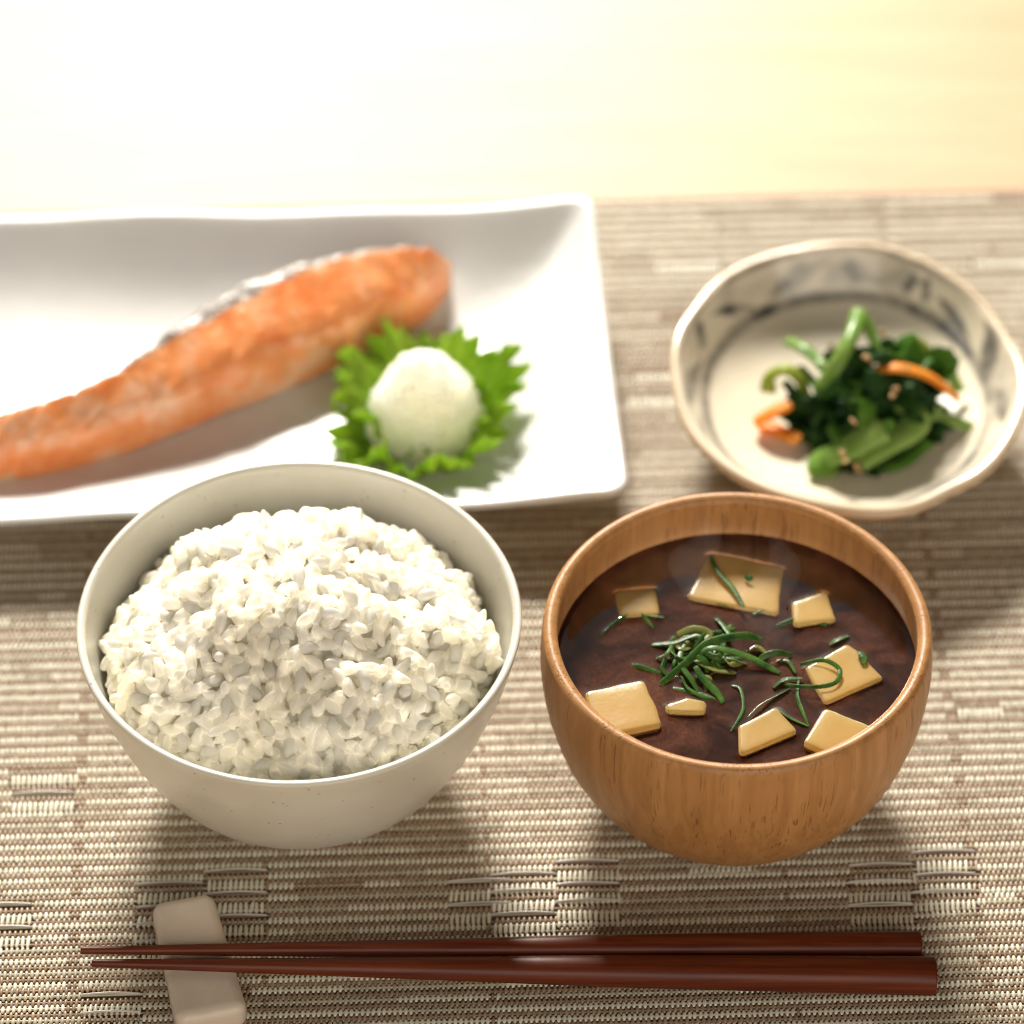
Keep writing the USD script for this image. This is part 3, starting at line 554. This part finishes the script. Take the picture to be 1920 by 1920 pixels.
# ------------------------------------------------------------------ plate, salmon, shiso, daikon
def plate_mesh():
    ZR = 0.0185
    near_r, near_l = P(1180, 938, ZR * 0.85), P(-420, 985, ZR * 0.85); far_r, far_l = P(1112, 378, ZR * 1.25), P(-420, 408, ZR * 1.25)
    n = 60; m = 90                                                       # rows (in to out) and points round the outline
    cor = np.array([near_l[:2], near_r[:2], far_r[:2], far_l[:2]])
    ctr_ = cor.mean(0)
    from shapely.geometry import Polygon
    def ring(inset, count=240):
        pl = Polygon(cor).buffer(-inset - 0.005, join_style=1).buffer(0.005, quad_segs=12) if inset < 0.038 else Polygon(cor).buffer(-inset, join_style=1)
        ln = pl.exterior; L = ln.length
        # start every ring at the angle of the same corner
        pts = np.array([ln.interpolate(t * L).coords[0] for t in np.linspace(0, 1, 2400, endpoint=False)]); a = np.arctan2(*(pts - ctr_).T[::-1]); o = np.argsort(a)
        aa_ = np.linspace(-np.pi, np.pi, count, endpoint=False); 
        x = np.interp(ang_pick, a[o], pts[o, 0], period=2 * np.pi); y = np.interp(ang_pick, a[o], pts[o, 1], period=2 * np.pi); return np.column_stack([x, y])
    base_poly = Polygon(cor).buffer(-0.005).buffer(0.005, quad_segs=12).exterior
    pp = np.array([base_poly.interpolate(t, normalized=True).coords[0] for t in np.linspace(0, 1, 360, endpoint=False)])
    ang_pick = np.sort(np.arctan2(*(pp - ctr_).T[::-1]))
    # top: rim to floor; bottom: floor to rim
    top = [(0.0012, 1.0, 0.0), (0.0024, 0.985, 0.0), (0.0045, 0.90, 0), (0.0085, 0.72, 0), (0.0135, 0.50, 0), (0.019, 0.31, 0), (0.025, 0.15, 0), (0.031, 0.05, 0), (0.037, 0.0, 0)]
    ys = (pp[:, 1].min(), pp[:, 1].max())
    def height(rg, frac, off):
        t = (rg[:, 1] - ys[0]) / (ys[1] - ys[0]); zr = ZR * (0.80 + 0.45 * t)
        xr = rg[:, 0]; corner = np.exp(-((xr - cor[1][0]) ** 2 + (rg[:, 1] - cor[2][1]) ** 2) / 0.02**2) + np.exp(-((xr - cor[1][0]) ** 2 + (rg[:, 1] - cor[1][1]) ** 2) / 0.02**2)
        wav = 0.0005 * np.sin(xr * 55 + 1.0) + 0.0004 * np.sin(xr * 110)
        return 0.0065 + (zr + 0.003 * corner + wav - 0.0065) * frac + off
    rings, zs = [], []
    rings.append(np.tile(ctr_, (360, 1)) + 1e-5 * (pp - ctr_)); zs.append(np.full(360, 0.0063))
    rings.append(ctr_ + 0.35 * (ring(0.037) - ctr_)); zs.append(np.full(360, 0.0063))
    for ins, fr, off in top[::-1]: rg = ring(ins); rings.append(rg); zs.append(height(rg, fr, 0.0))
    rg = ring(0.0003); rings.append(rg); zs.append(height(rg, 0.97, 0)); rg = ring(0.0); rings.append(rg); zs.append(height(rg, 0.90, 0))
    rg = ring(0.0006); rings.append(rg); zs.append(height(rg, 0.78, 0))
    for ins, fr in ((0.004, 0.60), (0.010, 0.33), (0.016, 0.10), (0.021, -0.16)): rg = ring(ins); rings.append(rg); zs.append(height(rg, fr, -0.0008))
    rg = ring(0.023); rings.append(rg); zs.append(np.full(360, 0.0)); rings.append(ctr_ + 0.02 * (rg - ctr_)); zs.append(np.full(360, 0.0))
    v = np.vstack([np.column_stack([r, z]) for r, z in zip(rings, zs)])
    return fixed((v, grid_faces(len(rings), 360, wrap=True))), ctr_
pm, pc = plate_mesh()
solo("rectangular_plate", pm, "white_glaze", "long white ceramic plate with upturned rim holding the salmon", "plate", base=[pc[0], pc[1], 0])
PZ = 0.0066

st = [((-60, 925), (-60, 815), 1.3), ((-20, 918), (-25, 785), 1.7), ((40, 908), (45, 765), 1.9), ((120, 890), (110, 742), 2.0), ((235, 854), (210, 697), 2.1), ((390, 791), (330, 608), 2.3), ((530, 737), (450, 533), 2.4),
      ((650, 684), (575, 490), 2.4), ((735, 638), (690, 468), 2.3), ((792, 612), (775, 462), 2.2), ((826, 580), (812, 468), 1.9), ((846, 556), (846, 500), 1.2)]
low = catmull([P(a[0], a[1], PZ) for a, b, h in st], 120); hh = catmull(np.array([[h] for a, b, h in st]), 120)[:, 0] * CM
upv = catmull([P(b[0], b[1], PZ + h * CM * 0.93) for a, b, h in st], 120)
S = np.linspace(0, 1, 72, endpoint=False) * 2 * np.pi
tt = 0.5 - 0.5 * np.sign(np.cos(S)) * np.abs(np.cos(S)) ** 0.42; zz = np.sign(np.sin(S)) * np.abs(np.sin(S)) ** 0.42
vv = []
for i in range(120):
    N_, F_ = low[i], upv[i]; h = hh[i]
    base_ = N_[None, :2] + (F_ - N_)[None, :2] * (0.02 + 0.98 * (1.06 * tt[:, None] - 0.03)); sh = np.clip(tt, 0, 1)
    hz = h * (0.66 + 0.38 * sh)                                         # higher at the skin side
    z = PZ + 0.0004 + hz * np.clip(zz * 0.62 + 0.38, 0, 1) ** 1.0
    vv.append(np.column_stack([base_, z]))
v = np.array(vv); us = np.linspace(0, 1, 120)[:, None]
fl = np.abs(((us * 15 + 0.55 * np.sin(tt[None, :] * 3.0 + us * 7)) % 1.0) - 0.5)     # flakes: grooves across the fillet
groove = np.exp(-((0.5 - fl) / 0.09) ** 2) * (zz[None, :] > -0.2)
v = v.reshape(-1, 3); c_ = np.repeat(v.reshape(120, 72, 3).mean(1), 72, 0); dirn = v - c_; dirn /= np.linalg.norm(dirn, axis=1, keepdims=True) + 1e-9
amp = (noise_s(v, 80, 3, 2) * 0.0020 + noise_s(v, 330, 2, 5) * 0.0010 - groove.ravel() * 0.0008) * (v[:, 2] > PZ + 0.001)
v = v + dirn * amp[:, None]; v[:, 2] = np.maximum(v[:, 2], PZ + 0.0002)
sal = thing("salmon_fillet", "grilled orange salmon fillet with browned surface on the white plate", "salmon", [*v[:, :2].mean(0), PZ])
F = grid_faces(120, 72, wrap=True); nvert = len(v); kk = np.arange(72)
v = np.vstack([v, v[:72].mean(0), v[-72:].mean(0)]); F = np.vstack([F, np.stack([np.full(72, nvert), (kk + 1) % 72, kk], 1), np.stack([np.full(72, nvert + 1), nvert - 72 + kk, nvert - 72 + (kk + 1) % 72], 1)])
v, F = fixed((v, F)); tflat = np.concatenate([np.tile(tt, 120), [0.5, 0.5]]); zflat = np.concatenate([np.tile(zz, 120), [0, 0]]); uflat = np.concatenate([np.repeat(np.linspace(0, 1, 120), 72), [0, 1]])
fc_t, fc_z, fc_u = tflat[F].mean(1), zflat[F].mean(1), uflat[F].mean(1)
skin = (fc_t > 0.86 - 0.16 * np.exp(-((fc_u - 0.52) / 0.12) ** 2)) & ((fc_z < 0.78) | (fc_t < 0.93)) & (fc_z > -0.9) & (fc_u > 0.05)
def sub(v, f):
    idx = np.unique(f); r = np.zeros(len(v), int); r[idx] = np.arange(len(idx)); return v[idx], r[f], idx
v1, f1, id1 = sub(v, F[~skin]); fl_ = part(sal, "flesh", (v1, f1), "salmon_flesh")
pale = np.clip(1.1 - (zflat + 0.25) * 4, 0, 1) * (uflat < 0.16) * 0.9 + 0.45 * np.clip(0.0 - zflat - 0.3, 0, 1) * (tflat < 0.3); primvar(fl_, "pale", np.clip(pale[id1], 0, 1))
v1, f1, id1 = sub(v, F[skin]); part(sal, "skin", (v1, f1), "salmon_skin")

# shiso leaf with serrated edge, under the daikon
LC = P(798, 786, PZ)
def leaf(c, rx, ry, rot, seed, lift, teeth=30, z0=0.0006, depth=0.16):
    n, m = 26, teeth * 8; a = np.linspace(0, 2 * np.pi, m, endpoint=False); rr = np.linspace(0, 1, n)
    saw = ((a * teeth / (2 * np.pi)) % 1.0); saw = np.where(saw < 0.72, saw / 0.72, (1 - saw) / 0.28)
    big = 1 + 0.10 * np.cos(a - rot) + 0.25 * noise_s(np.stack([np.cos(a) * 1.6, np.sin(a) * 1.6, a * 0 + seed], -1), 1, 2, seed)
    edge = big * (1 - depth + 2 * depth * saw)
    R_, A_ = np.meshgrid(rr, a, indexing="ij"); mixe = R_ ** 3
    rad = R_ * (big[None] * (1 - mixe) + edge[None] * mixe)
    x, y = rad * np.cos(A_) * rx, rad * np.sin(A_) * ry
    p = np.stack([x, y, 0 * x + seed], -1)
    lf = np.array([lift(t) for t in a])
    z = z0 + R_ ** 2.2 * lf[None] + noise_s(p, 110, 3, seed) * 0.012 * R_ ** 1.5 + 0.0028 * R_ ** 2 * np.sin(A_ * 9 + seed); z = np.maximum(z, z0 + 0.0003 * R_)
    pull = 1 - 0.25 * np.clip(lf / 0.02, 0, 1)[None] * R_**2
    v = np.stack([x * pull, y * pull, z], -1).reshape(-1, 3) + c
    return v, grid_faces(n, m, wrap=True)
def solidify(mesh, th):
    v, f = mesh; t = trimesh.Trimesh(v, f, process=False); n = np.array(t.vertex_normals)
    e = np.sort(t.edges, axis=1); 
    f_ = np.array(t.faces); ed = t.edges; srt = np.sort(ed, axis=1); _, inv, cnt = np.unique(srt, axis=0, return_inverse=True, return_counts=True); bd = ed[cnt[inv] == 1]
    k_ = len(v); side = np.vstack([np.column_stack([bd[:, 1], bd[:, 0], bd[:, 0] + k_]), np.column_stack([bd[:, 1], bd[:, 0] + k_, bd[:, 1] + k_])])
    return np.vstack([v + n * th / 2, v - n * th / 2]), np.vstack([f_, f_[:, ::-1] + k_, side])
lift1 = lambda t: 0.006 * max(0, math.sin(t - 0.25)) + 0.009 * max(0, math.cos(t)) + 0.010 * max(0, -math.cos(t)) + 0.003 * max(0, -math.sin(t))
lift2 = lambda t: 0.0075 * max(0, -math.sin(t)) + 0.006 * max(0, math.sin(t + 0.4)) + 0.004 * max(0, math.cos(t)) + 0.0045
shiso = thing("shiso_leaf", "bright green serrated shiso leaf under the grated daikon", "leaf", LC)
part(shiso, "blade", solidify(leaf(LC + [0, 0.002, 0], 0.0285, 0.0232, 1.2, 3, lift1, 34, 0.0006, 0.13), 0.0004), "shiso_green")
part(shiso, "lower_blade", solidify(leaf(LC + [-0.001, -0.0105, 0], 0.0265, 0.0225, 5.0, 8, lift2, 28, 0.0002, 0.13), 0.0004), "shiso_green")
DC = P(796, 800, PZ + 0.001)
m = trimesh.creation.icosphere(5); v = np.array(m.vertices)
zn = (v[:, 2] + 1) / 2; rad = np.clip(1 - zn**1.5, 0, 1) ** 0.62 * (1 - 0.08 * zn); a = np.arctan2(v[:, 1], v[:, 0]); hx = np.hypot(v[:, 0], v[:, 1]) + 1e-9
X = np.column_stack([v[:, 0] / hx * rad * 0.0163, v[:, 1] / hx * rad * 0.0150, zn * 0.0275])
X[:, 0] += 0.0; X = X + (v / np.linalg.norm(v, axis=1, keepdims=True)) * (noise_s(X, 150, 3, 6) * 0.0050 + noise_s(X, 520, 2, 7) * 0.0022)[:, None]
X[:, 0] += np.exp(-((X[:, 2] - 0.012) / 0.006) ** 2) * np.where(X[:, 0] > 0, 0.0012, 0); X[:, 2] = np.maximum(X[:, 2], 0)
solo("grated_daikon", (X + DC, m.faces), "daikon", "pale mound of grated daikon radish on the green leaf", "grated radish")

# ------------------------------------------------------------------ side dish of greens
DCc = P(1590, 700, 0.0245); DCc[2] = 0
half_w = 338 / FPX * np.linalg.norm(P(1590, 700, 0.0245) - EYE)
n_a = 240; A = np.arange(n_a) * 2 * np.pi / n_a
def dish_wob(R, Z, a):
    q = R / half_w
    w = 1 + q**2 * (0.012 * np.cos(2 * (a - 1.9)) + 0.006 * np.cos(5 * a + 0.8) + 0.003 * np.cos(9 * a))
    for a0, amp in ((2.62, -0.022), (3.35, -0.008), (5.25, -0.022), (0.35, -0.012)): w = w + amp * q**3 * np.exp(-(np.angle(np.exp(1j * (a - a0))) / 0.16) ** 2)
    return R * w, Z * (1 + 0.06 * q**2 * np.sin(a - 0.5) + 0.03 * q**2 * np.cos(4 * a + 1))
dprof = np.vstack([catmull(np.array([[0, 0.86], [1.5, 0.90], [2.8, 1.12], [3.6, 1.42], [3.98, 1.68], [4.35, 2.18], [4.60, 2.58]]), 40), [[4.66, 2.68], [4.74, 2.73], [4.84, 2.74], [4.93, 2.69], [4.965, 2.58], [4.94, 2.48]],
                   catmull(np.array([[4.85, 2.35], [4.55, 1.85], [4.0, 1.25], [3.2, 0.8], [2.35, 0.5]]), 24), [[2.3, 0.0], [1.95, 0.0], [1.9, 0.4], [0, 0.4]]]) * CM * np.array([half_w / 0.0496, 0.91])
dprof[:, 0] *= 1.0
v, f = lathe(dprof, n_a, (0, 0, 0), dish_wob); v[:, 1] *= 1.06; v, f = fixed((v, f))
dish = thing("side_dish", "wavy sandy glazed dish with blue black brushwork, holding dressed greens", "dish", DCc)
dp = part(dish, "body", (v + DCc, f), "dish_glaze")
np_ = len(dprof); rr_ = np.repeat(dprof[:, 0] / half_w, n_a); ii = np.repeat(np.arange(np_), n_a); th_ = np.tile(np.degrees(A), np_)
ink = np.zeros(len(v)); inside = ii < 42
def stroke(t0, t1, r0, r1, w, s, taper=True):
    global ink
    d_ = (th_ - t0 + 180) % 360 - 180; L_ = t1 - t0; q = d_ / L_; on = (q > -0.08) & (q < 1.08); rc = r0 + (r1 - r0) * np.clip(q, 0, 1)
    ww = w * (np.clip(np.sin(np.pi * np.clip(q, 0, 1)), 0.15, 1) if taper else 1.0)
    w *= 1.7; s = min(1, 1.25 * s); ink = np.maximum(ink, s * inside * on * np.clip(1.5 - np.abs(rr_ - rc) / ww * 1.1, 0, 1) * np.clip(1 - np.maximum(-q, q - 1) / 0.08, 0, 1))
for k_ in range(12):                                                       # the thin line round the well
    stroke(k_ * 30, k_ * 30 + 31, 0.795 + 0.008 * math.sin(k_), 0.795 + 0.008 * math.sin(k_ + 1), 0.026, 0.75 + 0.2 * math.sin(k_ * 2.1), False)
for t0, t1, r0, r1, w, s in [(95, 118, 0.909, 0.835, 0.04, 1), (75, 92, 0.850, 0.894, 0.036, 1), (60, 66, 0.894, 0.857, 0.04, 1), (54, 59, 0.865, 0.894, 0.04, 1), (30, 52, 0.835, 0.879, 0.024, 1), (152, 160, 0.909, 0.865, 0.04, 1), (125, 145, 0.820, 0.894, 0.024, 0.78), (165, 195, 0.835, 0.924, 0.04, 0.65),
                             (190, 215, 0.835, 0.909, 0.032, 0.585), (215, 245, 0.909, 0.835, 0.02, 0.52), (250, 300, 0.850, 0.835, 0.016, 0.52), (8, 28, 0.820, 0.924, 0.064, 0.78), (340, 365, 0.894, 0.820, 0.048, 0.715), (300, 335, 0.865, 0.909, 0.016, 0.52), (100, 140, 0.946, 0.946, 0.02, 0.78), (20, 100, 0.950, 0.950, 0.0176, 0.715), (135, 185, 0.950, 0.950, 0.016, 0.65)]: stroke(t0, t1, r0, r1, w, s)
ink = np.maximum(ink, inside * np.clip(1 - np.abs(rr_ - 0.885) / 0.075, 0, 1) ** 0.5 * np.clip(3.2 * noise_s(np.column_stack([np.cos(np.radians(th_)), np.sin(np.radians(th_)), rr_ * 2]), 2.6, 3, 21) + 0.12, 0, 0.62))
ink *= np.clip(0.75 + 1.2 * noise_s(v, 260, 3, 3), 0, 1)
primvar(dp, "ink", np.clip(ink, 0, 1)); primvar(dp, "bare", np.clip(np.exp(-((ii - 44) / 3.0) ** 2) * 0.8 + (ii > 46) * 0.8, 0, 1))

FZ = 0.0085
def at(px, py, z): return P(px, py, FZ + z * CM)
g2 = np.random.default_rng(8)
def crumple(c, size, seed, tilt):
    """One wilted leaf: a folded sheet with thickness."""
    gg = np.random.default_rng(seed); n = 22; u, w = np.meshgrid(np.linspace(-1, 1, n), np.linspace(-1, 1, n), indexing="ij")
    rr = np.sqrt(u**2 + w**2); s = np.maximum(np.abs(u), np.abs(w)) / np.maximum(rr, 1e-6); x, y = u * s, w * s
    ph = gg.uniform(0, 6, 4); z = 0.42 * np.sin(2.6 * x + ph[0]) + 0.30 * np.sin(3.4 * y + 1.5 * x + ph[1]) + 0.18 * np.sin(6 * x - 3 * y + ph[2])
    p = np.stack([x * 0.85 + 0.2 * np.sin(3 * y + ph[3]), y * 0.6, z * 0.8], -1).reshape(-1, 3); p += noise_s(p, 3, 3, seed)[:, None] * 0.35
    q = trimesh.transformations.euler_matrix(*tilt)[:3, :3]; v = p @ q.T * size + c; v[:, 2] = np.maximum(v[:, 2], FZ + 0.0004 + 0.0006 * gg.uniform())
    return solidify((v, grid_faces(n, n)), 0.0006)
spec = [(1560, 760, 1.0), (1600, 740, 1.5), (1640, 720, 1.9), (1680, 720, 1.7), (1720, 740, 1.2), (1600, 800, 0.8), (1560, 820, 0.5), (1650, 790, 1.0), (1700, 780, 1.0), (1750, 780, 0.6), (1530, 790, 0.5), (1640, 670, 2.1), (1690, 675, 1.8), (1740, 700, 1.1), (1590, 690, 1.5), (1520, 740, 0.8), (1620, 770, 1.4), (1670, 760, 1.5), (1580, 860, 0.2), (1700, 830, 0.3), (1582, 792, 0.35), (1640, 858, 0.15), (1648, 828, 0.35), (1608, 826, 0.3), (1570, 775, 0.5)]
greens = thing("dressed_greens", "dark green heap of boiled leafy greens in the side dish", "greens", DCc + [0, 0, FZ])
for i, (x, y, z) in enumerate(spec):
    part(greens, "leaf", crumple(at(x, y, z), 0.0088 * g2.uniform(0.8, 1.25), i, g2.uniform(-0.9, 0.9, 3)), "spinach_mid" if i in (12, 16, 7, 13) else "spinach_dark")
for pts, r, fl_, mt in [([(1612, 585, 2.6), (1596, 630, 2.7), (1570, 680, 2.4), (1536, 735, 1.6)], 2.3, 0.6, "stem_green"), ([(1604, 585, 2.6), (1622, 600, 2.5), (1640, 640, 2.2), (1655, 670, 2.0)], 1.7, 0.7, "stem_green"),
                      ([(1478, 640, 1.2), (1510, 655, 1.4), (1548, 690, 1.4)], 2.0, 0.6, "stem_green"), ([(1440, 735, 0.7), (1445, 705, 1.1), (1475, 693, 1.3), (1500, 712, 1.1), (1510, 740, 0.7)], 1.9, 0.6, "stem_yellow"),
                      ([(1545, 893, 0.25), (1545, 862, 0.5), (1590, 840, 0.9), (1655, 802, 1.3)], 4.2, 0.5, "stem_green"), ([(1610, 865, 0.5), (1660, 835, 0.8), (1715, 795, 1.0), (1695, 755, 1.3)], 4.0, 0.5, "stem_green"),
                      ([(1750, 775, 0.7), (1785, 788, 0.6), (1825, 802, 0.3)], 2.2, 0.6, "stem_green"), ([(1745, 655, 1.3), (1775, 690, 1.0), (1800, 735, 0.6)], 1.8, 0.6, "stem_green"), ([(1690, 640, 1.9), (1720, 640, 1.8), (1745, 660, 1.4)], 1.7, 0.6, "stem_yellow"),
                      ([(1560, 800, 1.0), (1580, 830, 0.9), (1625, 850, 0.6)], 1.8, 0.6, "spinach_mid"), ([(1660, 880, 0.25), (1700, 865, 0.35), (1740, 830, 0.5)], 2.0, 0.6, "spinach_mid"), ([(1500, 690, 0.8), (1530, 720, 1.0), (1560, 740, 1.2)], 1.6, 0.6, "spinach_mid")]:
    p = catmull([at(*q) for q in pts], 40); s = np.linspace(0, 1, 40)
    part(greens, "stem", fixed(tube(p, r * 0.001 * (1 + 0.25 * noise_s(np.stack([s * 3, s * 0 + r, s * 0], -1), 1, 2, int(r * 10)) * 2), 14, flat=fl_)), mt, smooth=50)
for pts, r, lab in [([(1638, 692, 2.1), (1690, 690, 2.3), (1745, 708, 1.9), (1797, 748, 1.1)], 2.0, "long curved orange carrot strip lying over the right of the greens"), ([(1414, 792, 0.45), (1445, 775, 0.75), (1482, 757, 0.9)], 2.2, "upper orange carrot strip at the left edge of the greens"), ([(1425, 795, 0.25), (1460, 808, 0.35), (1498, 826, 0.35)], 2.4, "lower orange carrot strip at the left edge of the greens")]:
    p = catmull([at(*q) for q in pts], 30); solo("carrot_strip", fixed(tube(p, r * 0.001 * np.interp(np.linspace(0, 1, 30), [0, .1, .9, 1], [.7, 1, 1, .8]), 12, flat=0.36)), "carrot", lab, "carrot", "carrot strips in the side dish", smooth=50)
ms = []
for x, y, z in [(1622, 668, 2.7), (1628, 672, 2.7), (1655, 625, 2.4), (1585, 865, 1.0), (1605, 872, 0.8), (1600, 790, 1.9), (1680, 728, 2.4), (1560, 650, 1.6), (1610, 880, 0.6), (1675, 740, 2.3), (1580, 850, 1.1), (1700, 690, 2.6), (1520, 620, 0.1)]:
    m = trimesh.creation.icosphere(2); q = trimesh.transformations.random_rotation_matrix(g2.uniform(size=3))[:3, :3]; ms.append((np.array(m.vertices) * [0.0013, 0.0008, 0.0005] @ q.T + at(x, y, z), np.array(m.faces)))
solo("sesame_seeds", join(ms), "sesame", "scattered tan sesame seeds sprinkled over the greens", "sesame seeds", kind="stuff")

# ------------------------------------------------------------------ faint steam
mat("steam_vapour", {"t": ("transparent_bsdf", {}), "v": ("principled_volume", {"color": (1, 0.99, 0.97), "density": 7.0, "anisotropy": 0.35})}, [], surface="t.BSDF", volume="v.volume")
def wisp(pts, r, label, seed):
    p = catmull(np.array(pts), 40); s = np.linspace(0, 1, 40); rad = r * np.sin(np.pi * np.clip(s * 0.96 + 0.02, 0, 1)) ** 0.8 * (1 + 0.6 * noise_s(np.stack([s * 4, s * 0 + seed, s * 0], -1), 1, 2, seed))
    v, f = tube(p, rad, 20, flat=0.45, up=(0.3, 1.0, 0)); solo("steam_wisp", fixed((v, f)), "steam_vapour", label, "steam", base=p[0])
wisp([P(480, 640, 0.035), P(500, 600, 0.045) , P(478, 560, 0.058), P(505, 520, 0.068), P(470, 480, 0.08)], 0.005, "faint wisp of steam curling up from the salmon fillet", 1)
wisp([P(1290, 1150, 0.050), P(1310, 1110, 0.056), P(1290, 1060, 0.064), P(1330, 1010, 0.074), P(1310, 960, 0.086)], 0.005, "faint wisp of steam rising from the left of the miso soup", 2)
wisp([P(1430, 1230, 0.051), P(1450, 1190, 0.057), P(1425, 1130, 0.066), P(1470, 1060, 0.078), P(1440, 990, 0.09)], 0.006, "faint wisp of steam rising over the middle of the miso soup", 3)
